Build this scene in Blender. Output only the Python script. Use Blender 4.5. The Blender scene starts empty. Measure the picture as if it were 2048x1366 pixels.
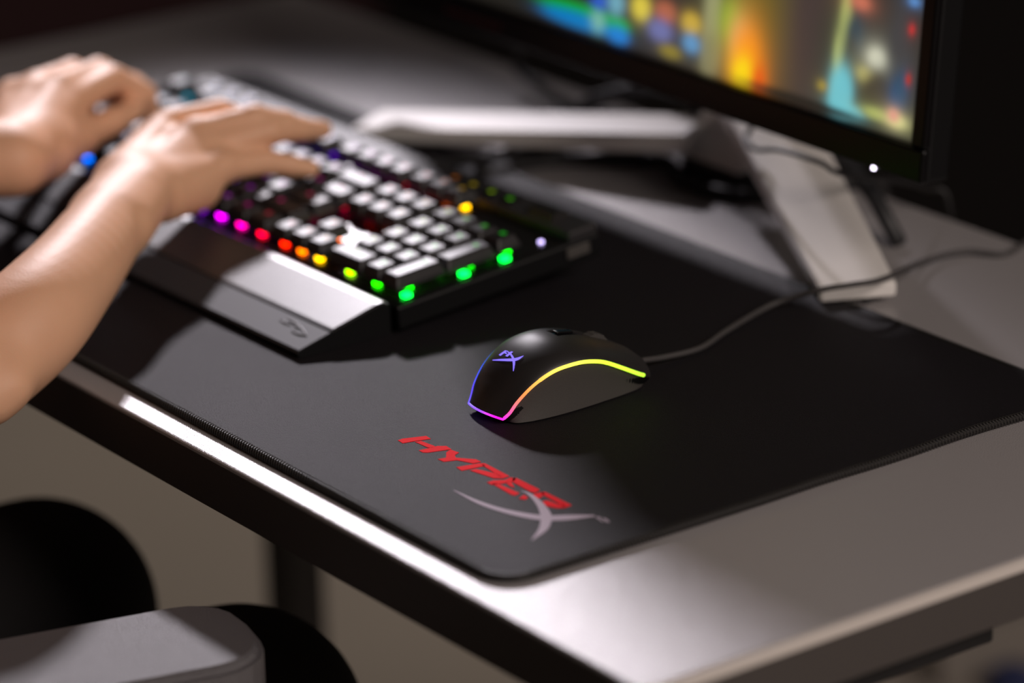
import bpy, bmesh, math, random
import numpy as np
from mathutils import Vector, Matrix
from mathutils.bvhtree import BVHTree
random.seed(7)
sc = bpy.context.scene
COL = sc.collection

# ------------------------------------------------------------------ camera
CAM = np.array([1.416111, -1.017515, 0.77617])
RT = np.array([0.59382, 0.80428, -0.02287]); UPV = np.array([-0.26459, 0.22203, 0.93846]); FW = np.array([-0.75983, 0.55124, -0.34465])
for _v in (RT, UPV, FW): _v /= np.linalg.norm(_v)
FPX = 7362.835
cd = bpy.data.cameras.new('camera'); cam = bpy.data.objects.new('camera', cd); COL.objects.link(cam)
cd.sensor_width = 36.0; cd.lens = FPX / 2048 * 36.0; cd.clip_start = 0.05
M = Matrix.Identity(4)
for i in range(3):
    M[i][0] = RT[i]; M[i][1] = UPV[i]; M[i][2] = -FW[i]; M[i][3] = CAM[i]
cam.matrix_world = M
cd.dof.use_dof = True; cd.dof.focus_distance = 2.10; cd.dof.aperture_fstop = 2.8; cd.dof.aperture_blades = 0
sc.camera = cam

# ------------------------------------------------------------------ world, lights, exposure
w = bpy.data.worlds.new('world'); sc.world = w; w.use_nodes = True
w.node_tree.nodes['Background'].inputs[0].default_value = (0.9, 0.8, 0.75, 1)
w.node_tree.nodes['Background'].inputs[1].default_value = 0.010
def aim(o, p):
    o.rotation_euler = (Vector(p) - o.location).to_track_quat('-Z', 'Y').to_euler()
LD = Vector((-1.5, 0.85, 1.0)).normalized()
kl = bpy.data.lights.new('stage_spot', 'SPOT'); kl.energy = 270; kl.color = (1.0, 0.925, 1.0)
kl.spot_size = math.radians(21); kl.spot_blend = 0.65; kl.shadow_soft_size = 0.09
ko = bpy.data.objects.new('stage_spot', kl); COL.objects.link(ko); ko.location = Vector((-0.3, 0.15, 0.0)) + LD * 2.7; aim(ko, (-0.19, -0.03, 0))
fl = bpy.data.lights.new('warm_fill', 'AREA'); fl.energy = 54; fl.shape = 'RECTANGLE'; fl.size = 1.6; fl.size_y = 1.2; fl.color = (1.0, 0.86, 0.78)  # fill lamp added to supply the warm light from the right
fo = bpy.data.objects.new('warm_fill', fl); COL.objects.link(fo); fo.location = (2.4, 0.35, 1.75); aim(fo, (-0.2, 0.2, 0))
gl = bpy.data.lights.new('floor_fill_spot', 'SPOT'); gl.energy = 75; gl.color = (1.0, 0.88, 0.76); gl.spot_size = math.radians(38); gl.spot_blend = 0.7; gl.shadow_soft_size = 0.15  # fill lamp added to brighten the floor beyond the desk's left end
go = bpy.data.objects.new('floor_fill_spot', gl); COL.objects.link(go); go.location = (-2.0, 1.0, 2.3); aim(go, (-1.85, 0.8, -0.73))
sc.view_settings.view_transform = 'Standard'; sc.view_settings.look = 'None'; sc.view_settings.gamma = 1.0
sc.view_settings.use_curve_mapping = False; sc.view_settings.exposure = 0.0

# ------------------------------------------------------------------ helpers
def ray(px, py):
    return FW + RT * ((px - 1024) / FPX) - UPV * ((py - 683) / FPX)
def U(px, py, z):
    d = ray(px, py); return CAM + d * ((z - CAM[2]) / d[2])
def UPl(px, py, p0, n):
    d = ray(px, py); return CAM + d * (np.dot(np.array(p0) - CAM, n) / np.dot(d, n))
def s2l(c):
    return tuple(((x / 255) / 12.92 if x / 255 <= 0.04045 else ((x / 255 + 0.055) / 1.055) ** 2.4) for x in c)

def mat(name, col, rough=0.5, metal=0.0, spec=0.5, emit=None, es=0.0, bump=None, sheen=0.0, coat=0.0, var=None, sss=0.0):
    m = bpy.data.materials.new(name); m.use_nodes = True; nt = m.node_tree; b = nt.nodes['Principled BSDF']
    b.inputs['Base Color'].default_value = (*col, 1); b.inputs['Roughness'].default_value = rough; b.inputs['Metallic'].default_value = metal
    b.inputs['Specular IOR Level'].default_value = spec; b.inputs['Sheen Weight'].default_value = sheen; b.inputs['Coat Weight'].default_value = coat
    if emit: b.inputs['Emission Color'].default_value = (*emit, 1); b.inputs['Emission Strength'].default_value = es
    if sss: b.inputs['Subsurface Weight'].default_value = sss; b.inputs['Subsurface Radius'].default_value = (1, .35, .2); b.inputs['Subsurface Scale'].default_value = 0.004
    if bump or var:
        tc = nt.nodes.new('ShaderNodeTexCoord')
        if var:   # (scale, amount): slow tone variation that belongs to the stuff itself
            n = nt.nodes.new('ShaderNodeTexNoise'); n.inputs['Scale'].default_value = var[0]; n.inputs['Detail'].default_value = 4
            nt.links.new(tc.outputs['Object'], n.inputs['Vector'])
            mr = nt.nodes.new('ShaderNodeMapRange'); mr.inputs['To Min'].default_value = 1 - var[1]; mr.inputs['To Max'].default_value = 1 + var[1]
            nt.links.new(n.outputs[0], mr.inputs[0])
            mx = nt.nodes.new('ShaderNodeMix'); mx.data_type = 'RGBA'; mx.blend_type = 'MULTIPLY'; mx.inputs[0].default_value = 1
            mx.inputs[6].default_value = (*col, 1); nt.links.new(mr.outputs[0], mx.inputs[7]); nt.links.new(mx.outputs[2], b.inputs['Base Color'])
        if bump:  # (scale, strength, distance)
            n = nt.nodes.new('ShaderNodeTexNoise'); n.inputs['Scale'].default_value = bump[0]; n.inputs['Detail'].default_value = 2
            nt.links.new(tc.outputs['Object'], n.inputs['Vector'])
            bp = nt.nodes.new('ShaderNodeBump'); bp.inputs['Strength'].default_value = bump[1]; bp.inputs['Distance'].default_value = bump[2]
            nt.links.new(n.outputs[0], bp.inputs['Height']); nt.links.new(bp.outputs[0], b.inputs['Normal'])
    return m
def mat_objcol(name, strength):
    m = bpy.data.materials.new(name); m.use_nodes = True; nt = m.node_tree; b = nt.nodes['Principled BSDF']
    oi = nt.nodes.new('ShaderNodeObjectInfo'); nt.links.new(oi.outputs['Color'], b.inputs['Emission Color'])
    b.inputs['Base Color'].default_value = (.02, .02, .02, 1); b.inputs['Emission Strength'].default_value = strength; return m
def mat_vcol(name, strength, rough=0.4):
    m = bpy.data.materials.new(name); m.use_nodes = True; nt = m.node_tree; b = nt.nodes['Principled BSDF']
    at = nt.nodes.new('ShaderNodeAttribute'); at.attribute_name = 'glow'; nt.links.new(at.outputs['Color'], b.inputs['Emission Color'])
    b.inputs['Base Color'].default_value = (.01, .01, .01, 1); b.inputs['Roughness'].default_value = rough; b.inputs['Emission Strength'].default_value = strength; return m

def root_of(o):
    while o.parent: o = o.parent
    return o
def mk(name, verts, faces, m, parent=None, world=True, smooth=False, mats=None, fm=None):
    """one mesh object; world=True: verts are in world space and are moved into the root's frame"""
    me = bpy.data.meshes.new(name)
    vs = [Vector(v) for v in verts]
    if parent and world:
        inv = root_of(parent).matrix_basis.inverted(); vs = [inv @ v for v in vs]
    me.from_pydata([tuple(v) for v in vs], [], [tuple(f) for f in faces]); 
    for x in (mats or [m]): me.materials.append(x)
    if fm: me.polygons.foreach_set('material_index', fm)
    if smooth: me.polygons.foreach_set('use_smooth', [True] * len(me.polygons))
    me.update()
    o = bpy.data.objects.new(name, me); COL.objects.link(o)
    if parent: o.parent = parent
    return o
def from_bm(name, bm, m, parent=None, world=True, smooth=False):
    bmesh.ops.recalc_face_normals(bm, faces=bm.faces)
    bm.verts.ensure_lookup_table(); bm.verts.index_update()
    vs = [v.co.copy() for v in bm.verts]; fs = [[v.index for v in f.verts] for f in bm.faces]; bm.free()
    return mk(name, vs, fs, m, parent, world, smooth)
def tag(o, label, cat, group=None, kind=None):
    o['label'] = label; o['category'] = cat
    if group: o['group'] = group
    if kind: o['kind'] = kind
    return o
def empty(name, loc, rot=(0, 0, 0)):
    o = bpy.data.objects.new(name, None); COL.objects.link(o); o.empty_display_size = 0.05
    o.rotation_euler = rot; o.location = loc
    o.matrix_basis = Matrix.Translation(loc) @ o.rotation_euler.to_matrix().to_4x4()
    return o
def bm_box(bm, lo, hi, bev=0.0, seg=2, mtx=None):
    r = bmesh.ops.create_cube(bm, size=1.0); vs = r['verts']
    for v in vs: v.co = Vector([lo[i] + (v.co[i] + .5) * (hi[i] - lo[i]) for i in range(3)])
    if bev:
        es = list({e for v in vs for e in v.link_edges})
        g = bmesh.ops.bevel(bm, geom=es, offset=bev, segments=seg, affect='EDGES', profile=0.5); vs = list({v for f in g['faces'] for v in f.verts} | {v for v in vs if v.is_valid})
    if mtx: bmesh.ops.transform(bm, matrix=mtx, verts=[v for v in vs if v.is_valid])
    return vs
def box(name, lo, hi, m, parent=None, bev=0.002, seg=2, world=True, smooth=False):
    bm = bmesh.new(); bm_box(bm, lo, hi, bev, seg); return from_bm(name, bm, m, parent, world, smooth)
def spline(pts, n):
    """Catmull-Rom through pts -> n*(len-1)+1 samples"""
    P = [np.array(p, float) for p in pts]; P = [2 * P[0] - P[1]] + P + [2 * P[-1] - P[-2]]; out = []
    for i in range(1, len(P) - 2):
        a, b, c, d = P[i - 1], P[i], P[i + 1], P[i + 2]
        for k in range(n):
            t = k / n
            out.append(.5 * (2 * b + (c - a) * t + (2 * a - 5 * b + 4 * c - d) * t * t + (3 * b - a - 3 * c + d) * t ** 3))
    out.append(P[-2]); return np.array(out)
def tube_geo(path, r, seg=10, close=False):
    path = [Vector(p) for p in path]; n = len(path); vs = []; fs = []
    rr = r if hasattr(r, '__len__') else [r] * n; prev = None
    for i, p in enumerate(path):
        if close: t = path[(i + 1) % n] - path[i - 1]
        else: t = path[min(i + 1, n - 1)] - path[max(i - 1, 0)]
        t.normalize()
        if prev is None: a = t.orthogonal().normalized()
        else: a = (prev - t * prev.dot(t)).normalized()
        prev = a; b = t.cross(a)
        for k in range(seg):
            an = 2 * math.pi * k / seg; vs.append(p + (a * math.cos(an) + b * math.sin(an)) * rr[i])
    for i in range(n if close else n - 1):
        j = (i + 1) % n
        for k in range(seg):
            l = (k + 1) % seg; fs.append((i * seg + k, i * seg + l, j * seg + l, j * seg + k))
    if not close: fs.append(tuple(range(seg - 1, -1, -1))); fs.append(tuple((n - 1) * seg + k for k in range(seg)))
    return vs, fs
def tube(name, path, r, m, parent=None, seg=10, close=False, world=True):
    vs, fs = tube_geo(path, r, seg, close); return mk(name, vs, fs, m, parent, world, True)
def prism(outline, z0, z1):
    """outline: list of (x,y[,z]) CCW or CW -> closed prism"""
    n = len(outline); vs = [(p[0], p[1], z0) for p in outline] + [(p[0], p[1], z1) for p in outline]
    fs = [tuple(range(n - 1, -1, -1)), tuple(range(n, 2 * n))] + [(i, (i + 1) % n, n + (i + 1) % n, n + i) for i in range(n)]
    return vs, fs
def fix_normals(o):
    bm = bmesh.new(); bm.from_mesh(o.data); bmesh.ops.recalc_face_normals(bm, faces=bm.faces); bm.to_mesh(o.data); bm.free()

# smooth-union distance field -> mesh (surface nets)
def sdf_mesh(prims, h, k=0.008):
    """prims: (a, ra, b, rb[, k])"""
    A = np.array([np.minimum(np.array(p[0]) - p[1], np.array(p[2]) - p[3]) for p in prims]).min(0) - .012 - 3 * h
    B = np.array([np.maximum(np.array(p[0]) + p[1], np.array(p[2]) + p[3]) for p in prims]).max(0) + .012 + 3 * h
    n = np.ceil((B - A) / h).astype(int) + 1
    D = np.full(n, 0.05, np.float32)
    ax = [A[i] + np.arange(n[i]) * h for i in range(3)]
    for p in prims:
        a, ra, b, rb = np.array(p[0], float), p[1], np.array(p[2], float), p[3]; kk = p[4] if len(p) > 4 else k
        lo = np.minimum(a - ra, b - rb) - kk - 2 * h; hi = np.maximum(a + ra, b + rb) + kk + 2 * h
        i0 = np.maximum(((lo - A) / h).astype(int), 0); i1 = np.minimum(((hi - A) / h).astype(int) + 2, n)
        sl = tuple(slice(i0[i], i1[i]) for i in range(3))
        X, Y, Z = np.meshgrid(*[ax[i][sl[i]] for i in range(3)], indexing='ij')
        ab = b - a; L2 = max(ab @ ab, 1e-12)
        t = np.clip(((X - a[0]) * ab[0] + (Y - a[1]) * ab[1] + (Z - a[2]) * ab[2]) / L2, 0, 1)
        d = np.sqrt((X - a[0] - t * ab[0]) ** 2 + (Y - a[1] - t * ab[1]) ** 2 + (Z - a[2] - t * ab[2]) ** 2) - (ra + (rb - ra) * t)
        o = D[sl]; hh = np.maximum(kk - np.abs(o - d), 0) / kk
        D[sl] = np.minimum(o, d) - hh * hh * kk * 0.25
    S = D < 0
    c = [S[i:n[0] - 1 + i, j:n[1] - 1 + j, l:n[2] - 1 + l] for i in (0, 1) for j in (0, 1) for l in (0, 1)]
    anyc = c[0].copy(); allc = c[0].copy()
    for x in c[1:]: anyc |= x; allc &= x
    act = anyc & ~allc
    idx = np.argwhere(act); vid = np.full(act.shape, -1, np.int32); vid[act] = np.arange(len(idx))
    P = np.zeros((len(idx), 3)); W = np.zeros(len(idx))
    offs = np.array([(i, j, l) for i in (0, 1) for j in (0, 1) for l in (0, 1)])
    vals = np.stack([D[idx[:, 0] + o[0], idx[:, 1] + o[1], idx[:, 2] + o[2]] for o in offs], 1)
    for u in range(8):
        for v in range(u + 1, 8):
            if np.abs(offs[u] - offs[v]).sum() == 1:
                m = (vals[:, u] < 0) != (vals[:, v] < 0)
                t = np.where(m, vals[:, u] / np.where(m, vals[:, u] - vals[:, v], 1), 0)
                P[m] += (offs[u] + t[:, None] * (offs[v] - offs[u]))[m]; W[m] += 1
    P = (idx + P / W[:, None]) * h + A
    F = []
    for d in range(3):
        e1, e2 = [x for x in range(3) if x != d]
        s0 = [slice(None)] * 3; s1 = [slice(None)] * 3; s0[d] = slice(0, n[d] - 1); s1[d] = slice(1, n[d])
        ch = S[tuple(s0)] != S[tuple(s1)]
        ii = np.argwhere(ch); inside = S[tuple(s0)][ch]
        def cell(o1, o2):
            q = ii.copy(); q[:, e1] -= o1; q[:, e2] -= o2; return vid[q[:, 0], q[:, 1], q[:, 2]]
        quad = np.stack([cell(0, 0), cell(1, 0), cell(1, 1), cell(0, 1)], 1)
        flip = inside if d != 1 else ~inside
        quad[~flip] = quad[~flip][:, ::-1]; F.append(quad)
    return P, np.concatenate(F)
def sdf_obj(name, prims, h, m, parent=None, k=0.008, smooth_it=2, soft=()):
    P, F = sdf_mesh(prims, h, k)
    e = np.concatenate([F[:, [0, 1]], F[:, [1, 2]], F[:, [2, 3]], F[:, [3, 0]]])
    for _ in range(smooth_it):
        acc = np.zeros_like(P); cnt = np.zeros(len(P))
        np.add.at(acc, e[:, 0], P[e[:, 1]]); np.add.at(cnt, e[:, 0], 1); np.add.at(acc, e[:, 1], P[e[:, 0]]); np.add.at(cnt, e[:, 1], 1)
        P = .5 * P + .5 * acc / cnt[:, None]
    for cen, rad_, its in soft:
        wgt = np.clip(1.6 * (1 - np.linalg.norm(P - cen, axis=1) / rad_), 0, 1)[:, None] * .6
        for _ in range(its):
            acc = np.zeros_like(P); cnt = np.zeros(len(P))
            np.add.at(acc, e[:, 0], P[e[:, 1]]); np.add.at(cnt, e[:, 0], 1); np.add.at(acc, e[:, 1], P[e[:, 0]]); np.add.at(cnt, e[:, 1], 1)
            P = (1 - wgt) * P + wgt * acc / cnt[:, None]
    o = mk(name, P.tolist(), F.tolist(), m, parent, True, True); fix_normals(o); return o

# ------------------------------------------------------------------ materials
m_floor = mat('floor_carpet', (.34, .30, .26), .9, bump=(60, .3, .01), var=(1.2, .12))
m_wall = mat('black_drape', (.012, .010, .010), .9)
m_wallred = mat('dark_red_drape', (.03, .008, .010), .9)
m_desk = mat('grey_laminate', (.35, .330, .332), .30, spec=.5, bump=(1100, .3, .0010), var=(3, .03))
m_deskedge = mat('laminate_edge', (.075, .066, .062), .5, spec=.3, bump=(900, .1, .0005))
m_legsteel = mat('grey_leg_steel', (.07, .064, .06), .5)
m_edge_glint = mat('painted_edge_glint', (.60, .55, .51), .34)  # highlight of the desk's right bevel, painted as a pale base colour
m_steel = mat('dark_steel', (.02, .02, .022), .5)
m_pad = mat('black_cloth', (.0090, .0068, .0094), .61, spec=.28, bump=(2100, .8, .0013))
m_stitch = mat('black_thread', (.035, .032, .030), .36)
m_hem = mat('black_hem', (.010, .009, .009), .5)
m_red = mat('red_print', (.86, .013, .021), .75, spec=.04)
m_grey = mat('grey_print', s2l((178, 164, 178)), .7, spec=.15)
m_blk = mat('black_plastic', (.005, .005, .0055), .45, spec=.3)
m_soft = mat('soft_touch_black', (.022, .020, .020), .42, spec=.45)
m_grip = mat('textured_grip', (.070, .064, .060), .50, bump=(2500, .3, .0004))
m_gloss = mat('gloss_black', (.006, .005, .006), .18)
m_bezel = mat('bezel_black', (.004, .0035, .004), .34, spec=.25)
m_bar = mat('brushed_bar', (.03, .028, .03), .58, spec=.35)
m_key = mat('keycap_plastic', (.020, .018, .020), .46, spec=.42)
m_rest = mat('wrist_rest_rubber', (.035, .033, .036), .40, spec=1.0, bump=(1800, .2, .0004))
m_restf = mat('wrist_rest_front', (.040, .040, .046), .6, spec=.3)
m_silver = mat('brushed_aluminium', (.88, .85, .82), .34, metal=.1, var=(4, .04))
m_cable = mat('cable_rubber', (.016, .015, .016), .5)
m_mcable = mat('braided_cable', (.06, .055, .055), .6, bump=(2500, .5, .0005))
m_skin = mat('skin', s2l((238, 184, 148)), .55, sss=.12, bump=(700, .15, .0008), var=(22, .07))
m_shirt = mat('black_shirt', (.012, .012, .013), .9)
m_pants = mat('black_trousers', (.010, .009, .010), .85, bump=(400, .3, .001))
m_leather = mat('black_leatherette', (.014, .013, .014), .5, bump=(500, .25, .0008))
m_armpad = mat('armrest_foam', (.13, .121, .13), .38, spec=1.0, bump=(1400, .8, .0014))
m_chred = mat('dark_red_leatherette', (.05, .006, .008), .5)
m_hair = mat('dark_hair', (.01, .007, .005), .6)
m_led = mat_objcol('key_led', 7.0)
m_leg = mat_objcol('legend_glow', 1.0)
m_ring = mat_vcol('mouse_light_ring', 1.6)
m_screen = mat_vcol('screen_picture', 1.0, .3)
m_hx = mat('violet_light', (.1, .1, .2), .4, emit=s2l((130, 110, 255)), es=1.2)
m_white_led = mat('white_led', (.5, .5, .5), .4, emit=(.9, .8, 1), es=6)
m_dimred = mat('dim_red_print', (.05, .004, .006), .4)
m_pale = mat('pale_box', (.28, .25, .22), .8)
m_blue = mat('blue_plastic', (.03, .04, .12), .6)

# ------------------------------------------------------------------ setting
def struct(name, lo, hi, m):
    o = box(name, lo, hi, m, bev=0); o['kind'] = 'structure'; return o
ZF = -0.73
struct('floor', (-2.7, -2.4, ZF - .05), (3.2, 2.7, ZF), m_floor)
struct('wall_back', (-2.7, 1.75, ZF), (3.2, 1.85, 2.6), m_wall)
struct('wall_left', (-2.8, -2.4, ZF), (-2.7, 1.85, 2.6), m_wallred)

# ------------------------------------------------------------------ desk
DX0, DX1, DY0, DY1, DT = -1.095, 0.1445, -0.0195, 0.589, 0.033
desk = empty('desk', (-.47, .28, ZF)); tag(desk, 'light grey laminate desk carrying the monitor, keyboard and mouse mat', 'desk')
box('tabletop', (DX0, DY0, -DT), (DX1 - .0035, DY1, 0), m_desk, desk, bev=.0018, seg=3)
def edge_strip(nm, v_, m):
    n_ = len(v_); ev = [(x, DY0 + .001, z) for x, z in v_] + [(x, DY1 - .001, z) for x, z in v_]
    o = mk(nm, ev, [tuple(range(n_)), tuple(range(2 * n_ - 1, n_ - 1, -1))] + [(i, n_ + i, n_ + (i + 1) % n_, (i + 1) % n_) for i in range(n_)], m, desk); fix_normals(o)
edge_strip('edge_glint', [(DX1 - .0034, -.0001), (DX1 - .0012, -.0006), (DX1 + .0008, -.0050), (DX1 + .0004, -.0056), (DX1 - .0034, -.0056)], m_edge_glint)  # bevel strip with its highlight put into the colour
v_ = [(DX1 - .0034, -.0058), (DX1 + .0002, -.0058), (DX1 + .0002, -DT + .001), (DX1 - .0034, -DT + .001)]
n_ = len(v_); ev = [(x, DY0 + .001, z) for x, z in v_] + [(x, DY1 - .001, z) for x, z in v_]
box('edge_band', (DX0 + .001, DY0 - .0007, -DT + .001), (DX1 - .0036, DY0 + .0006, -.0019), m_deskedge, desk, bev=.0002, seg=1)
eb = mk('edge_band', ev, [tuple(range(n_)), tuple(range(2 * n_ - 1, n_ - 1, -1))] + [(i, n_ + i, n_ + (i + 1) % n_, (i + 1) % n_) for i in range(n_)], m_deskedge, desk); fix_normals(eb)
for (lx, ly) in ((-1.03, .05), (-.995, .50), (.02, .50)):
    box('leg', (lx - .019, ly - .019, ZF), (lx + .019, ly + .019, -DT), m_legsteel, desk, bev=.004)
box('side_rail', (.085, .043, -DT - .030), (.110, .245, -DT), m_steel, desk, bev=.002)
box('back_rail', (-1.0, .485, -DT - .05), (.0, .515, -DT), m_steel, desk, bev=.002)
box('leg', (.078, .004, ZF), (.117, .043, -DT), m_steel, desk, bev=.004)

# ------------------------------------------------------------------ mouse mat
PW, PD, PT = .90, .42, .004
pad = empty('mouse_mat', (-.45, .21, 0)); tag(pad, 'large black cloth mouse mat with stitched edge and red printed logo', 'mouse mat')
def ripple(x, y):     # the free right edge lifts in soft waves
    e = max(0, 1 - abs(x) / .05) if x > -.05 else 0
    return e * e * (.0016 * math.exp(-((y - .33) / .035) ** 2) + .0007 * math.exp(-((y - .22) / .03) ** 2))
R_ = .018
def pad_outline(inset=0.0, step=.01):
    r = R_ - inset; pts = []
    cs = [(-r - inset, r + inset, -90, 0), (-r - inset, PD - r - inset, 0, 90), (-PW + r + inset, PD - r - inset, 90, 180), (-PW + r + inset, r + inset, 180, 270)]
    arcs = [[(cx + r * math.cos(math.radians(a0 + (a1 - a0) * k / 8)), cy + r * math.sin(math.radians(a0 + (a1 - a0) * k / 8))) for k in range(9)] for cx, cy, a0, a1 in cs]
    for i in range(4):
        pts += arcs[i]; a = arcs[i][-1]; b = arcs[(i + 1) % 4][0]; n = max(2, int(math.hypot(b[0] - a[0], b[1] - a[1]) / step))
        pts += [(a[0] + (b[0] - a[0]) * k / n, a[1] + (b[1] - a[1]) * k / n) for k in range(1, n)]
    return pts
ol = pad_outline(.0015); n = len(ol); inn = pad_outline(.012); c = (-.45, .21)
vs = [(x, y, 0.0003) for x, y in ol] + [(x, y, PT + ripple(x, y)) for x, y in ol]
fs = [tuple(range(n - 1, -1, -1))] + [(i, (i + 1) % n, n + (i + 1) % n, n + i) for i in range(n)]
RG = [.006, .012, .018, .025, .033, .042, .052]
for g_ in RG:
    vs += [(x * (1 - g_ / .45) + c[0] * g_ / .45, y * (1 - g_ / .21) + c[1] * g_ / .21) for x, y in ol]
vs = vs[:2 * n] + [(x, y, PT + ripple(x, y)) for x, y in vs[2 * n:]]
for k in range(len(RG)): fs += [((1 + k) * n + i, (1 + k) * n + (i + 1) % n, (2 + k) * n + (i + 1) % n, (2 + k) * n + i) for i in range(n)]
fs += [tuple(range((1 + len(RG)) * n, (2 + len(RG)) * n))]
mk('cloth_sheet', vs, fs, m_pad, pad)
hem = [(x, y, .0024 + ripple(x, y)) for x, y in pad_outline(.0008, .012)]
ho = tube('edge_hem', hem, .0023, m_hem, pad, 10, True)
# overlocked stitches around the hem, joined: about a thousand threads
path = pad_outline(.0008, .0024); sv = []; sf = []
for i in range(len(path)):
    a = Vector((*path[i - 1], 0)); b = Vector((*path[i], 0)); t = (b - a)
    if t.length < .0012: continue
    t.normalize(); nn = Vector((t.y, -t.x, 0)); cpt = Vector((path[i][0], path[i][1], .0024 + ripple(*path[i])))
    base = len(sv); w_ = .00055
    ring_a = [60, 20, -20, -60, -80]
    for k, an in enumerate([115, 75, 35, -5, -45]):
        an = math.radians(an); p = cpt + nn * (math.cos(an) * .0026) + Vector((0, 0, math.sin(an) * .0026)) + t * (.0004 * (k - 2))
        q = cpt + nn * (math.cos(an) * .0030) + Vector((0, 0, math.sin(an) * .0030)) + t * (.0004 * (k - 2))
        sv += [p - t * w_, q, p + t * w_]
    for k in range(4):
        o_ = base + 3 * k
        sf += [(o_, o_ + 1, o_ + 4, o_ + 3), (o_ + 1, o_ + 2, o_ + 5, o_ + 4)]
so = mk('stitching', sv, sf, m_stitch, pad); so['kind'] = 'stuff'
# seam thread line on the cloth just inside the hem
sl_ = pad_outline(.0032, .0026); lv = []; lf = []
for i in range(0, len(sl_)):
    a = Vector((*sl_[i - 1], 0)); b = Vector((*sl_[i], 0)); t = b - a
    if t.length < .0012: continue
    t.normalize(); nn = Vector((t.y, -t.x, 0)) * .00022; z = Vector((0, 0, PT + ripple(*sl_[i]) + .0001)); m0 = b + z
    o_ = len(lv); lv += [m0 - t * .0008 - nn, m0 - t * .0008 + nn, m0 + t * .0008 + nn, m0 + t * .0008 - nn, m0 + Vector((0, 0, .0003))]
    lf += [(o_, o_ + 1, o_ + 4), (o_ + 1, o_ + 2, o_ + 4), (o_ + 2, o_ + 3, o_ + 4), (o_ + 3, o_, o_ + 4)]
so = mk('seam_thread', lv, lf, m_stitch, pad); so['kind'] = 'stuff'
# printed lettering (flat print on the cloth)
def Z5(x, y): p = U(780 + x * .24896, 840 + y * .24896, PT); return (p[0], p[1])
def print_poly(polys, name, m, parent, h=.00025):
    vs = []; fs = []
    for P in polys:
        pts = [Z5(*p) for p in P]; v, f = prism(pts, PT - .0005, PT + h); o_ = len(vs); vs += v; fs += [tuple(i + o_ for i in g) for g in f]
    o = mk(name, vs, fs, m, parent); fix_normals(o); return o
LET = {
 'H': [[(62, 165), (100, 152), (290, 130), (327, 153), (215, 168), (100, 188)], [(200, 178), (248, 170), (360, 212), (335, 226), (300, 222)], [(230, 246), (330, 224), (380, 211), (452, 211), (492, 236), (300, 263), (262, 262)]],
 'Y': [[(484, 240), (553, 263), (520, 283), (528, 305), (690, 318), (730, 338), (665, 350), (535, 324), (430, 336), (382, 316), (450, 305), (452, 262)]],
 'P': [[(532, 381), (720, 350), (752, 362), (768, 368), (575, 408), (560, 400)], [(726, 349), (765, 351), (957, 452), (905, 470), (868, 446), (752, 372)], [(642, 407), (692, 396), (772, 414), (850, 432), (890, 455), (904, 471), (828, 468)]],
 'E': [[(778, 503), (830, 488), (925, 484), (962, 464), (1012, 468), (1000, 490), (950, 505), (860, 518), (815, 522)], [(815, 512), (862, 512), (1040, 590), (1000, 608), (975, 602)], [(925, 505), (975, 500), (1000, 545), (965, 535)], [(985, 468), (1015, 468), (1202, 561), (1165, 586), (1125, 577), (985, 500)]],
 'R': [[(1035, 632), (1075, 604), (1108, 624), (1085, 641)], [(1135, 604), (1215, 580), (1242, 594), (1215, 622), (1165, 640)], [(1205, 580), (1250, 582), (1457, 685), (1405, 706), (1375, 682), (1232, 606)], [(1222, 655), (1262, 648), (1345, 677), (1395, 682), (1406, 705), (1340, 709), (1255, 692)]],
}
word = None
for ch, polys in LET.items():
    o = print_poly(polys, 'printed_letter', m_red, pad)
    o['label'] = 'red printed letter'
def blade(up, lo):   # two edge polylines of equal sense -> quad strip
    a = spline([(*p, 0) for p in up], 6); b = spline([(*p, 0) for p in lo], 6)
    k = min(len(a), len(b)); ia = np.linspace(0, len(a) - 1, 40); 
    f = lambda arr: np.stack([np.interp(np.linspace(0, len(arr) - 1, 40), range(len(arr)), arr[:, j]) for j in (0, 1)], 1)
    a, b = f(a), f(b); return [[tuple(a[i]), tuple(a[i + 1]), tuple(b[i + 1]), tuple(b[i])] for i in range(39)]
print_poly(blade([(512, 564), (700, 647), (900, 712), (1100, 752), (1215, 767), (1290, 770), (1450, 764), (1645, 766)], [(512, 570), (700, 672), (900, 742), (1080, 786), (1200, 804), (1300, 809), (1450, 802), (1645, 774)]), 'printed_swoosh', m_grey, pad)
print_poly(blade([(1050, 570), (1130, 594), (1220, 660), (1278, 730), (1298, 775), (1292, 830), (1255, 890), (1140, 968)], [(1050, 574), (1100, 598), (1150, 648), (1187, 705), (1207, 765), (1209, 815), (1192, 880), (1138, 962)]), 'printed_swoosh', m_grey, pad, .0003)
print_poly([[(1650, 782), (1690, 778), (1692, 786), (1655, 790)], [(1665, 788), (1680, 786), (1712, 815), (1700, 818)], [(1705, 790), (1715, 788), (1745, 818), (1735, 822)], [(1715, 788), (1745, 800), (1765, 818), (1756, 824), (1735, 806)]], 'trademark_print', m_grey, pad)

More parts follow.
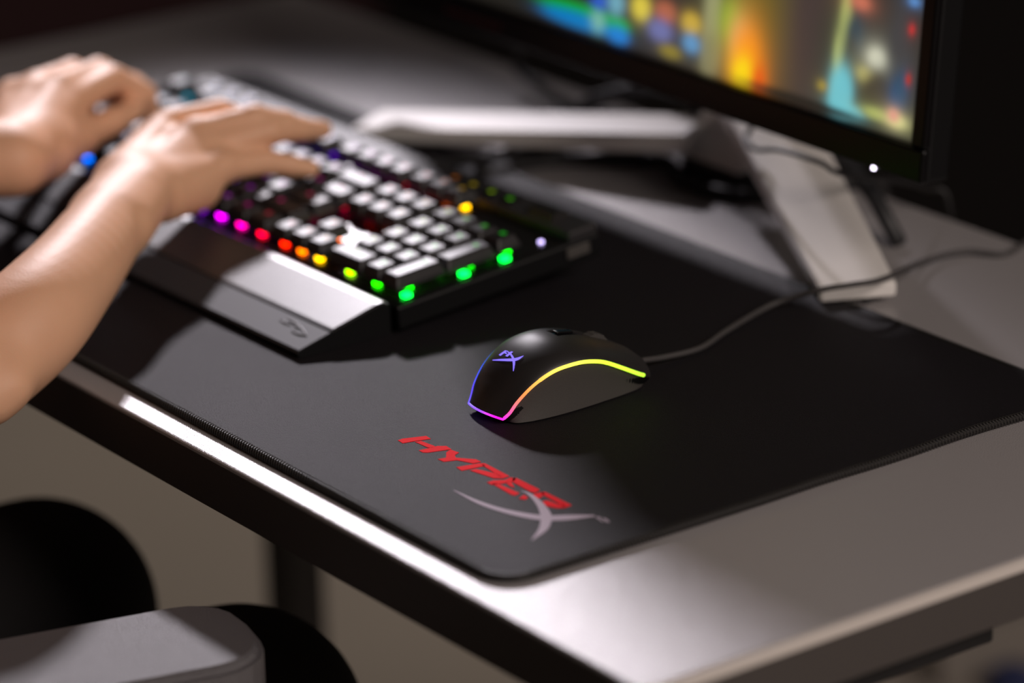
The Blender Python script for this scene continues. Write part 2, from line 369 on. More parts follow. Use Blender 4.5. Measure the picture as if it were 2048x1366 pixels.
# ------------------------------------------------------------------ keyboard
UN = .0195; TILT = math.radians(5.0)
KX1 = -.3385; KW = 22.5 * UN + .016
kb = empty('keyboard', (KX1 - KW / 2, .168, PT), (0, 0, math.radians(.6))); tag(kb, 'black mechanical keyboard with rainbow key lights and wrist rest', 'keyboard')
KD = .158
Rk = Matrix.Translation((0, 0, .013)) @ Matrix.Rotation(TILT, 4, 'X')      # tilted deck frame inside the keyboard's frame
def kv(pts): return [Rk @ Vector(p) for p in pts]
hw = KW / 2
bm = bmesh.new(); bm_box(bm, (-hw, .0, -.010), (hw, KD, .006), .002, 2, Rk)
from_bm('case', bm, m_blk, kb, False)
bm = bmesh.new(); bm_box(bm, (-hw + .004, .004, .0055), (hw - .004, 6.5 * UN + .006, .0068), .0004, 1, Rk)
from_bm('key_plate', bm, m_gloss, kb, False)
bm = bmesh.new(); bm_box(bm, (-hw + .001, 6.5 * UN + .0075, .0055), (hw - .001, KD - .001, .0125), .0015, 2, Rk)
from_bm('top_bar', bm, m_bar, kb, False)
for fx in (-hw + .05, hw - .05):
    box('rear_foot', (fx - .012, KD - .018, 0.0001), (fx + .012, KD - .006, .018), m_blk, kb, .001, 1, False)
    box('rubber_foot', (fx - .012, .006, 0.0001), (fx + .012, .012, .006), m_blk, kb, .001, 1, False)
# wrist rest: a wedge with a rounded top and a sloping front
prof = [(-.004, .0205), (-.010, .0205), (-.046, .0112), (-.0695, .0050), (-.071, .0038), (-.0705, .0015), (-.068, .0003), (-.002, .0003), (-.002, .0195)]
def extr(prof, x0, x1):
    n = len(prof); vs = [(x0, y, z) for y, z in prof] + [(x1, y, z) for y, z in prof]
    return vs, [tuple(range(n)), tuple(range(2 * n - 1, n - 1, -1))] + [(i, n + i, n + (i + 1) % n, (i + 1) % n) for i in range(n)]
v, f = extr(prof, -hw + .003, hw - .006); wr_ = mk('wrist_rest', v, f, m_blk, kb, False); fix_normals(wr_)
tp = [(-.0045, .0200), (-.010, .0200), (-.0455, .0110), (-.0460, .0126), (-.044, .0135), (-.012, .0218), (-.007, .0222), (-.0045, .0214)]
v, f = extr(tp, -hw + .0035, hw - .0065); o = mk('rest_cushion', v, f, m_rest, wr_, False); fix_normals(o)
v, f = extr([(-.0465, .0110), (-.0695, .0049), (-.0710, .0041), (-.0698, .0058), (-.0465, .0118)], -hw + .0035, hw - .0062); o = mk('rest_front_plate', v, f, m_restf, wr_, False); fix_normals(o)
# embossed mark on the rest's front slope (two crossing curved blades and small letters)
pa = np.array([-.0465, .0119]); pb = np.array([-.0698, .0059])
def slope_pt(px, py):
    inv = kb.matrix_basis.inverted(); 
    o0 = inv @ Vector(CAM); d = (inv.to_3x3() @ Vector(ray(px, py)))
    n_ = Vector((0, -(pa[1] - pb[1]), (pa[0] - pb[0]))).normalized(); p0 = Vector((0, pa[0], pa[1])) + n_ * .0002
    return o0 + d * ((p0 - o0).dot(n_) / d.dot(n_))
emb = [[(583, 662), (597, 668), (613, 671)], [(588, 650), (600, 655), (609, 664), (612, 672)], [(560, 640), (570, 645), (582, 650)], [(575, 638), (590, 646), (604, 655)], [(590, 658), (598, 652)]]
for e_ in emb:
    P = spline([tuple(slope_pt(*p)) for p in e_], 6); tube('embossed_stroke', P, [.0003 + .0004 * math.sin(math.pi * i / (len(P) - 1)) for i in range(len(P))], m_rest, wr_, 6, False, False)
# key caps
def cap_mesh(wu, hu):
    wx, wy = wu * UN - .0012, hu * UN - .0012; vs = []; fs = []; N = 3
    def ringp(x, y, z, r):
        out = []
        for cx, cy, a0 in ((x - r, y - r, 0), (-x + r, y - r, 90), (-x + r, -y + r, 180), (x - r, -y + r, 270)):
            for k in range(N): a = math.radians(a0 + 90 * k / (N - 1)); out.append((cx + r * math.cos(a), cy + r * math.sin(a), z))
        return out
    L = [ringp(wx / 2, wy / 2, 0, .001), ringp(wx / 2 - .0004, wy / 2 - .0004, .0025, .0012), ringp(wx / 2 - .0022, wy / 2 - .0022, .0078, .002), ringp(wx / 2 - .003, wy / 2 - .003, .0084, .002), ringp(wx / 2 - .0055, wy / 2 - .0055, .0080, .0015)]
    q = 4 * N
    for l in L: vs += l
    for i in range(len(L) - 1):
        for k in range(q): fs.append((i * q + k, i * q + (k + 1) % q, (i + 1) * q + (k + 1) % q, (i + 1) * q + k))
    fs.append(tuple((len(L) - 1) * q + k for k in range(q))); fs.append(tuple(range(q - 1, -1, -1)))
    me = bpy.data.meshes.new('keycap'); me.from_pydata([tuple(p) for p in vs], [], fs); me.materials.append(m_key); me.update(); return me
caps = {}
led_me = None
def small_box(nm, sx, sy, sz, m):
    bm = bmesh.new(); bm_box(bm, (-sx, -sy, -sz), (sx, sy, sz)); me = bpy.data.meshes.new(nm); bm.to_mesh(me); bm.free(); me.materials.append(m); return me
led_me = small_box('key_light', .0026, .0016, .0009, m_led)
leg_me = small_box('legend', .0022, .0016, .00006, m_leg)
import colorsys
def hue_at(x):   # rainbow wave across the board (world x)
    h_ = np.interp(x, [-.80, -.60, -.548, -.50, -.43, -.37, -.34], [178, 265, 300, 350, 415, 475, 492]); return (h_ % 360) / 360
def glow(x, s=1.0, vv=1.0):
    return (*[c_ ** 2.6 for c_ in colorsys.hsv_to_rgb(hue_at(x), s, vv)], 1)
rows = []
main = [
 (5.5, [(0, 1), (2, 1), (3, 1), (4, 1), (5, 1), (6.5, 1), (7.5, 1), (8.5, 1), (9.5, 1), (11, 1), (12, 1), (13, 1), (14, 1)]),
 (4, [(i, 1) for i in range(13)] + [(13, 2)]),
 (3, [(0, 1.5)] + [(1.5 + i, 1) for i in range(12)] + [(13.5, 1.5)]),
 (2, [(0, 1.75)] + [(1.75 + i, 1) for i in range(11)] + [(12.75, 2.25)]),
 (1, [(0, 2.25)] + [(2.25 + i, 1) for i in range(10)] + [(12.25, 2.75)]),
 (0, [(0, 1.25), (1.25, 1.25), (2.5, 1.25), (3.75, 6.25), (10, 1.25), (11.25, 1.25), (12.5, 1.25), (13.75, 1.25)]),
]
keys = []
for r, l in main: keys += [(x, r, w_, 1) for x, w_ in l]
for r in (5.5, 4, 3): keys += [(15.25 + i, r, 1, 1) for i in range(3)]
keys += [(16.25, 1, 1, 1)] + [(15.25 + i, 0, 1, 1) for i in range(3)]
keys += [(18.5 + i, 4, 1, 1) for i in range(4)] + [(18.5 + i, 3, 1, 1) for i in range(3)] + [(18.5 + i, 2, 1, 1) for i in range(3)] + [(18.5 + i, 1, 1, 1) for i in range(3)]
keys += [(21.5, 2, 1, 2), (21.5, 0, 1, 2), (18.5, 0, 2, 1), (20.5, 0, 1, 1)]
mrot = Rk.to_3x3().to_euler()
for (kx, ky, kw, kh) in keys:
    key = (kw, kh)
    if key not in caps: caps[key] = cap_mesh(kw, kh)
    cx = -hw + .008 + (kx + kw / 2) * UN; cy = .006 + (ky + kh / 2) * UN
    dish = .0012 * abs(ky - 2) / 2
    o = bpy.data.objects.new('keycap', caps[key]); COL.objects.link(o); o.parent = kb
    o.location = Rk @ Vector((cx, cy, .0105 + dish)); o.rotation_euler = mrot
    wx_ = (kb.matrix_basis @ Vector((cx, cy, 0)))[0]
    offs_ = [0] if kw < 3 else [-2, -1, 0, 1, 2]
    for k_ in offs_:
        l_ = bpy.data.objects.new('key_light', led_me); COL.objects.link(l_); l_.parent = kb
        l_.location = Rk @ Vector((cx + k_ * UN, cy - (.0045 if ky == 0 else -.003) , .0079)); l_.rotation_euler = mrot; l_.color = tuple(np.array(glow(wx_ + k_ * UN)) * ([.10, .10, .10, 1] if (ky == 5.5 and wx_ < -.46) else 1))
    g_ = bpy.data.objects.new('legend', leg_me); COL.objects.link(g_); g_.parent = o
    g_.location = (-.0006, .0026 + (kh - 1) * UN * .4, .00815); gc = glow(wx_, .8, .75); g_.color = (gc[0] * .5, gc[1] * .5, gc[2] * .5, 1)
# side glow of the number pad's outer switches shows through the gap at the case edge
for ly in (.012, .056, .088):
    l_ = bpy.data.objects.new('key_light', led_me); COL.objects.link(l_); l_.parent = kb
    l_.location = Rk @ Vector((hw - .0072, ly, .0082)); l_.rotation_euler = mrot; l_.color = (.0, 1, .045, 1); l_.scale = (1.0, 1.5, 1.3)
# media buttons, volume roller, status lights on the top bar
for i_, (bx_, bw) in enumerate([(-hw + .03, .012), (-hw + .052, .012), (-hw + .074, .012), (hw - .135, .014), (hw - .115, .014), (hw - .095, .014), (hw - .075, .014)]):
    bm = bmesh.new(); bm_box(bm, (bx_ - bw / 2, 6.5 * UN + .012, .0120), (bx_ + bw / 2, KD - .008, .0142), .0008, 2, Rk); o = from_bm('media_button', bm, m_blk, kb, False)
    g_ = bpy.data.objects.new('legend', leg_me); COL.objects.link(g_); g_.parent = o; g_.location = Rk @ Vector((bx_, (6.5 * UN + KD + .004) / 2, .01425)); g_.rotation_euler = mrot
    wx_ = (kb.matrix_basis @ Vector((bx_, 0, 0)))[0]; g_.color = tuple(np.array(glow(wx_ + .02, .9, .8)) * [.45, .45, .45, 1])
yr = (6.5 * UN + KD + .006) / 2
bm = bmesh.new(); r_ = bmesh.ops.create_cone(bm, cap_ends=True, segments=40, radius1=.0085, radius2=.0085, depth=.024)
for k_, v_ in enumerate(sorted(bm.verts, key=lambda v: (v.co.z, math.atan2(v.co.y, v.co.x)))):
    if k_ % 2: v_.co.x *= .95; v_.co.y *= .95
bmesh.ops.transform(bm, matrix=Rk @ Matrix.Translation((hw - .035, yr, .010)) @ Matrix.Rotation(math.pi / 2, 4, 'Y'), verts=bm.verts)
from_bm('volume_roller', bm, m_soft, kb, False)
for px_, py_, cl in ((.013, .121, (.30, .24, .48, 1)), (.010, .142, (.003, .05, .012, 1))):
    l_ = bpy.data.objects.new('status_light', small_box('status_light', .0012, .0012, .0008, m_led)); COL.objects.link(l_); l_.parent = kb
    l_.location = Rk @ Vector((hw - px_, py_, .0075)); l_.rotation_euler = mrot; l_.color = cl
bm = bmesh.new(); bm_box(bm, (hw - .0005, KD - .028, -.004), (hw + .002, KD - .010, .003), .0005, 1, Rk); from_bm('usb_port_frame', bm, m_grip, kb, False)
# braided cable from the back of the board to behind the monitor stand
kc = [(-.5600, .318, .030), (-.566, .345, .026), U(900, 325, .018), U(980, 316, .011), U(1100, 298, .0065), U(1250, 280, .006), U(1380, 266, .006), (-.50, .585, .004)]
tube('keyboard_cable', spline(kc, 10), .0042, m_cable, kb, 10)

# ------------------------------------------------------------------ mouse
mo = empty('mouse', (-.193, .18, PT)); tag(mo, 'black computer mouse with a rainbow light line and glowing violet logo', 'mouse')
Yk = [.1300, .1335, .1375, .145, .153, .161, .170, .180, .190, .198, .211, .2235, .2320]
zr = [.0085, .0122, .0183, .0256, .0306, .0337, .0348, .0347, .0327, .0297, .0228, .0160, .0125]
hk = [.0100, .0185, .0258, .0345, .0398, .0430, .0448, .0446, .0428, .0405, .0346, .0270, .0185]
wk = [.0165, .0186, .0206, .0230, .0248, .0262, .0270, .0275, .0276, .0275, .0268, .0258, .0240]
wb = [.0130, .0180, .0205, .0232, .0246, .0254, .0257, .0256, .0252, .0246, .0236, .0222, .0200]
NS = 64; sN = np.linspace(0, 1, NS)
par = np.linspace(0, 1, len(Yk))
def cs(arr):
    a = spline([(p, v, 0) for p, v in zip(par, arr)], 12); return np.interp(sN, a[:, 0], a[:, 1])
Ym, Zm, Hm, Wm, Bm = cs(Yk), cs(zr), cs(hk), cs(wk), cs(wb)
CX = -.193
def top_pt(i, u, lift=0.0):
    uu = abs(u); e = (1 - uu ** 2.3) ** .72 if uu < 1 else 0
    y = Ym[i] - (.0035 * (1 - u * u) if i == 0 else .0035 * (1 - u * u) * max(0, 1 - i / 10))   # bowed tail
    y += .006 * (1 - u * u) * max(0, (i - NS + 14) / 13)
    return (CX + Wm[i] * u, y, Zm[i] + (Hm[i] - Zm[i]) * e + lift)
def patch(name, i0, i1, u0, u1, nu, m, parent, lift=0.0, thick=.0012):
    us = [math.sin((u0 + (u1 - u0) * k / nu) * math.pi / 2) for k in range(nu + 1)]
    A_ = [[top_pt(i, u, lift) for u in us] for i in range(i0, i1 + 1)]; n1 = len(A_); n2 = nu + 1
    vs = [p for r in A_ for p in r] + [(p[0], p[1], p[2] - thick) for r in A_ for p in r]; o_ = n1 * n2
    fs = []
    for i in range(n1 - 1):
        for j in range(nu):
            a = i * n2 + j; fs += [(a, a + 1, a + n2 + 1, a + n2), (o_ + a, o_ + a + n2, o_ + a + n2 + 1, o_ + a + 1)]
    for j in range(nu): fs += [(j, o_ + j, o_ + j + 1, j + 1), ((n1 - 1) * n2 + j, (n1 - 1) * n2 + j + 1, o_ + (n1 - 1) * n2 + j + 1, o_ + (n1 - 1) * n2 + j)]
    for i in range(n1 - 1):
        a = i * n2; fs += [(a, a + n2, o_ + a + n2, o_ + a), (a + nu, o_ + a + nu, o_ + a + nu + n2, a + nu + n2)]
    o = mk(name, vs, fs, m, parent, True, True); fix_normals(o)
    md = o.modifiers.new('e', 'EDGE_SPLIT'); md.split_angle = math.radians(50); return o
IB = 36
palm = patch('palm_shell', 0, IB, -1, 1, 36, m_soft, mo)
patch('mouse_button', IB, NS - 1, -1, -.13, 16, m_soft, mo); patch('mouse_button', IB, NS - 1, .13, 1, 16, m_soft, mo)
patch('centre_strip', IB + 1, NS - 1, -.115, .115, 6, m_gloss, mo, -.0010)
# inner body and side grips
def side(sgn, nm, m):
    A_ = []
    for i in range(NS):
        row = []
        for k in range(9):
            t = k / 8; pin = -.0007 * math.sin(math.pi * t) * (1 if i > 8 else i / 8)
            x = (Wm[i] - .0006) + (Bm[i] - Wm[i] + .0006) * t + pin; z = (Zm[i] - .0009) * (1 - t) + (PT + .0012) * t
            y = Ym[i] + .004 * t * max(0, 1 - i / 12) - .004 * t * max(0, (i - NS + 12) / 12)
            row.append((CX + sgn * x, y, z))
        A_.append(row)
    vs = [p for r in A_ for p in r]; fs = [(i * 9 + j, i * 9 + j + 1, (i + 1) * 9 + j + 1, (i + 1) * 9 + j) for i in range(NS - 1) for j in range(8)]
    o_ = len(vs); vs += [(p[0] - sgn * .0015, p[1], p[2]) for p in vs]; fs += [tuple(o_ + q for q in reversed(f_)) for f_ in fs]
    bd = [i * 9 for i in range(NS)] + [(NS - 1) * 9 + j for j in range(1, 9)] + [i * 9 + 8 for i in range(NS - 2, -1, -1)] + list(range(7, 0, -1))
    fs += [(bd[i], bd[(i + 1) % len(bd)], o_ + bd[(i + 1) % len(bd)], o_ + bd[i]) for i in range(len(bd))]
    o = mk(nm, vs, fs, m, mo, True, True); fix_normals(o); md = o.modifiers.new('e', 'EDGE_SPLIT'); md.split_angle = math.radians(50); return o
side(1, 'side_grip', m_grip); side(-1, 'side_grip', m_grip)
vs = []; NI = 20
for i in range(NS):
    for k in range(NI + 1):
        u = math.sin((-1 + 2 * k / NI) * math.pi / 2); p = top_pt(i, u); vs.append((CX + (p[0] - CX) * .95, p[1] + (.0012 if i == 0 else 0), p[2] - .0022))
    y_ = Ym[i] + .004 * max(0, 1 - i / 12) - .004 * max(0, (i - NS + 12) / 12)
    for sx in (1, -1): vs.append((CX + sx * Bm[i] * .96, y_ + (.001 if i == 0 else 0), PT + .0012))
q = NI + 3; fs = [(i * q + k, i * q + (k + 1) % q, (i + 1) * q + (k + 1) % q, (i + 1) * q + k) for i in range(NS - 1) for k in range(q)] + [tuple(range(q)), tuple((NS - 1) * q + k for k in range(q - 1, -1, -1))]
o = mk('inner_body', vs, fs, m_blk, mo); fix_normals(o)
for yy in (.145, .222):
    v, f = prism([(CX + .012 * math.cos(a) , yy + .004 * math.sin(a)) for a in np.linspace(0, 2 * math.pi, 17)[:-1]], PT + .0001, PT + .0014); mk('glide_foot', v, f, m_gloss, mo)
# light ring: right side front -> tail -> left side
rp = []; NR = int(NS * .935)
for i in range(NR, -1, -1): rp.append((CX + Wm[i] + .0001, Ym[i], Zm[i] - .0003))
for k in range(1, 12):
    u = 1 - 2 * k / 12; p = top_pt(0, u); rp.append((p[0], p[1], Zm[0] + .0010 * (1 - u * u) - .0003))
for i in range(0, NR + 1): rp.append((CX - Wm[i] - .0001, Ym[i], Zm[i] - .0003))
rad = [.00115 if k < 40 else (.00095 if k < NR else .0007) for k in range(len(rp))]
vs, fs = tube_geo(rp, rad, 8); ro = mk('light_ring', vs, fs, m_ring, mo, True, True)
stops = [(0, (185, 255, 60)), (14, (215, 255, 60)), (28, (250, 235, 90)), (38, (255, 190, 80)), (46, (255, 130, 70)), (53, (255, 80, 150)), (60, (255, 20, 215)), (NR + 2, (240, 30, 235)), (NR + 6, (150, 80, 255)), (NR + 12, (110, 90, 255)), (NR + 20, (90, 70, 255)), (NR + 30, (20, 90, 220)), (NR + 42, (10, 110, 170)), (len(rp), (10, 150, 120))]
lin = np.array([s2l(c_) for _, c_ in stops]); ks = [a for a, _ in stops]
ca = ro.data.color_attributes.new('glow', 'FLOAT_COLOR', 'POINT')
for i in range(len(vs)):
    kk = i // 8; ca.data[i].color = (*[np.interp(kk, ks, lin[:, j]) for j in range(3)], 1)
# glowing mark on the palm (ray traced onto the shell)
dg = bpy.context.evaluated_depsgraph_get()
pv = [np.array(mo.location) + np.array(v.co) for v in palm.data.vertices]
bvh = BVHTree.FromPolygons([Vector(p) for p in pv], [tuple(p.vertices) for p in palm.data.polygons])
def Z4(x, y): return (880 + x * .234375, 620 + y * .234375)
def on_shell(x, y, off):
    d = Vector(ray(*Z4(x, y))).normalized(); h_, n_, _, _ = bvh.ray_cast(Vector(CAM), d)
    return h_ - d * off
def shell_strip(quads, name):
    vs = []; fs = []
    for Q in quads:
        # subdivide so the strip follows the curved shell
        o_ = len(vs); n_ = 4
        for k in range(n_ + 1):
            t = k / n_; a = np.array(Q[0]) * (1 - t) + np.array(Q[1]) * t; b = np.array(Q[3]) * (1 - t) + np.array(Q[2]) * t
            for s_ in (0, .5, 1): vs.append(on_shell(*(a * (1 - s_) + b * s_), .0004))
        m_ = len(vs) - o_
        for k in range(m_): vs.append(on_shell_dummy(vs[o_ + k]))
        for k in range(n_):
            for s_ in (0, 1):
                a = o_ + 3 * k + s_; fs += [(a, a + 1, a + 4, a + 3), (m_ + a, m_ + a + 3, m_ + a + 4, m_ + a + 1)]
    o = mk(name, vs, fs, m_hx, mo); return o
def on_shell_dummy(p): return p - Vector((0, 0, .0004))
def blade_q(up, lo): return [tuple(q_) for q_ in blade(up, lo)][::1]
shell_strip(blade_q([(447, 424), (520, 417), (610, 413), (660, 405), (712, 388)], [(447, 430), (520, 433), (620, 436), (670, 424), (712, 392)]), 'glowing_swoosh')
shell_strip(blade_q([(570, 345), (610, 375), (634, 415), (640, 455), (627, 516)], [(566, 349), (594, 378), (614, 415), (620, 455), (622, 516)]), 'glowing_swoosh')
shell_strip([[(500, 382), (556, 343), (572, 349), (515, 391)], [(536, 362), (546, 355), (572, 366), (566, 376)], [(556, 390), (606, 352), (624, 356), (574, 398)]], 'glowing_letter')
# scroll wheel, profile button
bm = bmesh.new(); bmesh.ops.create_cone(bm, cap_ends=True, segments=36, radius1=.0105, radius2=.0105, depth=.0062)
for v_ in bm.verts:
    k_ = round(math.atan2(v_.co.y, v_.co.x) / (2 * math.pi) * 36)
    if k_ % 2: v_.co.x *= .95; v_.co.y *= .95
iw = int(NS * .80); bmesh.ops.transform(bm, matrix=Matrix.Translation((CX, Ym[iw], Hm[iw] - .0086)) @ Matrix.Rotation(math.pi / 2, 4, 'Y'), verts=bm.verts)
from_bm('scroll_wheel', bm, m_grip, mo)
ii = int(NS * .63); bm = bmesh.new(); sl2 = math.atan2(Hm[ii + 3] - Hm[ii - 3], Ym[ii + 3] - Ym[ii - 3])
bm_box(bm, (-.0024, -.006, -.0008), (.0024, .006, .0008), .0005, 2, Matrix.Translation((CX, Ym[ii], Hm[ii] + .0001)) @ Matrix.Rotation(sl2, 4, 'X')); from_bm('profile_button', bm, m_gloss, mo)
# side buttons on the far flank
for a, b in ((26, 36), (37, 46)):
    vs = []
    for i in range(a, b + 1):
        for dz, dx in ((.0, .0012), (-.0045, .0016), (-.0045, -.001), (.0, -.001)): vs.append((CX - Wm[i] - dx, Ym[i], Zm[i] - .0025 + dz))
    n_ = b - a + 1; fs = [(i * 4 + k, i * 4 + (k + 1) % 4, i * 4 + 4 + (k + 1) % 4, i * 4 + 4 + k) for i in range(n_ - 1) for k in range(4)] + [(0, 1, 2, 3), tuple((n_ - 1) * 4 + k for k in (3, 2, 1, 0))]
    o = mk('side_button', vs, fs, m_gloss, mo); fix_normals(o)
mc = [(CX, .2375, .0120), (CX - .0005, .246, .0115), U(1330, 714, .0085), U(1400, 696, .0066), U(1455, 660, .0070), U(1545, 609, .0090), U(1640, 580, .0205), U(1700, 570, .0230), U(1765, 558, .0215), U(1850, 522, .0060), U(1930, 503, .0035), U(2010, 508, .0022), U(2060, 482, .0022), (-.21, .600, .000), (-.20, .615, -.03), (-.20, .622, -.20)]
tube('mouse_cable', spline(mc, 10), .0018, m_mcable, mo, 10)

# ------------------------------------------------------------------ monitor
mon = empty('monitor', (-.456, .50, 0)); tag(mon, 'wide black monitor showing a colourful game on a silver forked stand', 'monitor')
TB = .10; n_scr = np.array([0, -math.cos(math.atan(TB)), math.sin(math.atan(TB))])
P0 = Vector((-.465, .433, .090)); Rm = Matrix.Translation(P0) @ Matrix.Rotation(-math.atan(TB), 4, 'X')   # local: x right, y back, z up the panel
MW, MH = .614, .362
def mbox(name, lo, hi, m, par=mon, bev=.002, seg=2):
    bm = bmesh.new(); bm_box(bm, lo, hi, bev, seg, Rm); return from_bm(name, bm, m, par)
mbox('housing', (-MW / 2, .004, 0), (MW / 2, .024, MH), m_blk, bev=.003)
mbox('rear_cover', (-MW / 2 + .07, .022, .05), (MW / 2 - .07, .058, MH - .05), m_blk, bev=.012, seg=3)
bz = .0125; bb = .0215
mbox('bezel', (-MW / 2, 0, 0), (MW / 2, .006, bb), m_bezel); mbox('bezel', (-MW / 2, 0, MH - bz), (MW / 2, .006, MH), m_bezel)
mbox('bezel', (-MW / 2, 0, bb), (-MW / 2 + bz, .006, MH - bz), m_bezel); mbox('bezel', (MW / 2 - bz, 0, bb), (MW / 2, .006, MH - bz), m_bezel)
# screen picture: soft colour patches, as seen on the panel
GX, GZ = 300, 150; sw0, sw1, sz0, sz1 = -MW / 2 + bz, MW / 2 - bz, bb, MH - bz
xs = np.linspace(sw0, sw1, GX); zs = sz0 + (sz1 - sz0) * np.linspace(0, 1, GZ) ** 1.6
inv = Rm.inverted()
def scr(px, py):
    p = inv @ Vector(UPl(px, py, tuple(P0), n_scr)); return p[0], p[2]
XX, ZZ = np.meshgrid(xs, zs, indexing='ij')
img = np.zeros((GX, GZ, 3)) + np.array(s2l((34, 32, 28)))
rng = np.random.default_rng(3)
for _ in range(70):   # upper part of the picture: muted terrain patches
    cx_, cz_ = rng.uniform(sw0, sw1), rng.uniform(.16, sz1); s_ = rng.uniform(.012, .04); col_ = np.array(s2l(rng.choice([(90, 80, 50), (40, 70, 40), (60, 55, 60), (120, 100, 60), (30, 60, 80)])))
    g_ = np.exp(-((XX - cx_) ** 2 + (ZZ - cz_) ** 2) / (2 * s_ * s_))[..., None]; img = img * (1 - .7 * g_) + col_ * .7 * g_
# (px, py, half width, half height in mm along x / z, colour, sharpness)
BL = [(1560, 60, 60, 50, (70, 66, 58), 2), (1500, 30, 26, 40, (92, 86, 30), 2), (1610, 60, 18, 60, (62, 52, 54), 2), (1330, 60, 40, 24, (38, 42, 46), 3), (1415, 50, 7, 34, (150, 150, 115), 3), (1412, 110, 7, 12, (120, 120, 90), 3),
 (1150, 22, 38, 4.5, (0, 160, 55), 6), (1150, 42, 36, 4.5, (0, 120, 190), 6), (1188, 42, 6, 6, (120, 180, 160), 3), (1228, 52, 9, 4.5, (0, 165, 50), 4), (1228, 72, 9, 5, (20, 125, 210), 4),
 (1190, 2, 7, 5, (40, 90, 200), 3), (1224, 6, 7, 7, (110, 170, 190), 3), (1274, 16, 8, 7, (225, 205, 70), 3), (1322, 26, 9, 6, (180, 100, 70), 3), (1374, 48, 8, 6, (205, 170, 60), 3), (1312, 62, 10, 6, (110, 115, 170), 3), (1374, 88, 7, 5, (90, 150, 200), 3), (1332, 104, 9, 3.5, (140, 125, 50), 3),
 (1452, 45, 9, 12, (130, 175, 50), 2), (1470, 80, 8, 12, (200, 170, 110), 2), (1483, 130, 13, 22, (255, 140, 20), 2.5), (1478, 155, 9, 11, (255, 225, 20), 2.5), (1508, 165, 6, 10, (230, 90, 20), 2),
 (1740, 120, 50, 52, (46, 46, 40), 5), (1684, 40, 5, 22, (185, 195, 110), 2.5), (1712, 6, 9, 5, (220, 120, 90), 2), (1668, 110, 4, 14, (180, 190, 110), 2.5), (1700, 70, 8, 12, (25, 60, 80), 2), (1692, 112, 6, 12, (50, 45, 35), 2), (1722, 150, 8, 5, (190, 180, 100), 2), (1745, 118, 9, 7, (225, 225, 200), 2), (1672, 190, 11, 18, (110, 200, 212), 4), (1690, 225, 14, 5, (110, 200, 212), 3), (1745, 188, 13, 13, (62, 56, 44), 3), (1785, 195, 7, 12, (20, 75, 120), 2), (1795, 170, 5, 9, (28, 80, 110), 2), (1742, 228, 12, 3.5, (170, 180, 100), 2), (1784, 244, 9, 4.5, (225, 225, 150), 2), (1778, 232, 5, 4, (230, 160, 140), 2), (1790, 80, 9, 18, (62, 64, 66), 2), (1815, 60, 2.5, 3, (190, 50, 50), 2), (1808, 160, 2, 3, (180, 50, 40), 2), (1820, 4, 5, 3, (90, 140, 200), 2), (1636, 172, 4, 3, (160, 140, 60), 2), (1600, 205, 60, 3, (30, 30, 26), 3)]
for px_, py_, wx_, wz_, col_, sh in BL:
    cx_, cz_ = scr(px_, py_); kf = 1.22 if px_ < 1600 else 1.05; wx_ *= kf; wz_ *= kf; sh = max(1.3, sh * .8); d_ = np.sqrt(((XX - cx_) / (wx_ / 1000)) ** 2 + ((ZZ - cz_) / (wz_ / 1000)) ** 2)
    g_ = (1 / (1 + d_ ** (2 * sh)))[..., None]; img = img * (1 - .92 * g_) + np.array(s2l(col_)) * .92 * g_
bd_ = np.clip(np.minimum.reduce([(XX - sw0) / .003, (sw1 - XX) / .003, (ZZ - sz0) / .004]), .05, 1)[..., None]; img *= bd_
vs = [Rm @ Vector((xs[i], .0035, zs[j])) for i in range(GX) for j in range(GZ)]
fs = [(i * GZ + j, (i + 1) * GZ + j, (i + 1) * GZ + j + 1, i * GZ + j + 1) for i in range(GX - 1) for j in range(GZ - 1)]
so = mk('screen', vs, fs, m_screen, mon, True, True)
ca = so.data.color_attributes.new('glow', 'FLOAT_COLOR', 'POINT'); ca.data.foreach_set('color', np.concatenate([img.reshape(-1, 3), np.ones((GX * GZ, 1))], 1).ravel())
# maker's dark red word on the lower bezel, power light
for k in range(8):
    x_ = -.19 + k * .0085; mbox('bezel_letter', (x_, -.0002, .007), (x_ + .006, .0004, .0115), m_dimred, bev=0)
lx, lz = scr(1747, 336); mbox('power_light', (lx - .0013, -.0004, lz - .0011), (lx + .0013, .0004, lz + .0011), m_white_led, bev=0)
# stand: hub column, two long silver legs, a thin rear leg
HX, HY = -.456, .536
bm = bmesh.new(); bm_box(bm, (HX - .031, HY + .020, .015), (HX + .031, HY + .040, .30), .004, 2); from_bm('stand_column', bm, m_silver, mon)
hv = [(x_, y_, z_) for x_ in (HX - .031, HX + .031) for y_, z_ in ((HY - .024, .015), (HY + .004, .062), (HY + .022, .062), (HY + .022, .015))]
bm = bmesh.new(); V_ = [bm.verts.new(v) for v in hv]
for f_ in ((0, 1, 2, 3), (7, 6, 5, 4), (0, 4, 5, 1), (1, 5, 6, 2), (2, 6, 7, 3), (3, 7, 4, 0)): bm.faces.new([V_[i] for i in f_])
bmesh.ops.bevel(bm, geom=list(bm.edges), offset=.0015, segments=2, affect='EDGES'); from_bm('hub_cover', bm, m_silver, mon)
bm = bmesh.new(); bm_box(bm, (HX - .03, HY - .040, .20), (HX + .03, HY + .021, .26), .006, 2); from_bm('tilt_mount', bm, m_blk, mon)
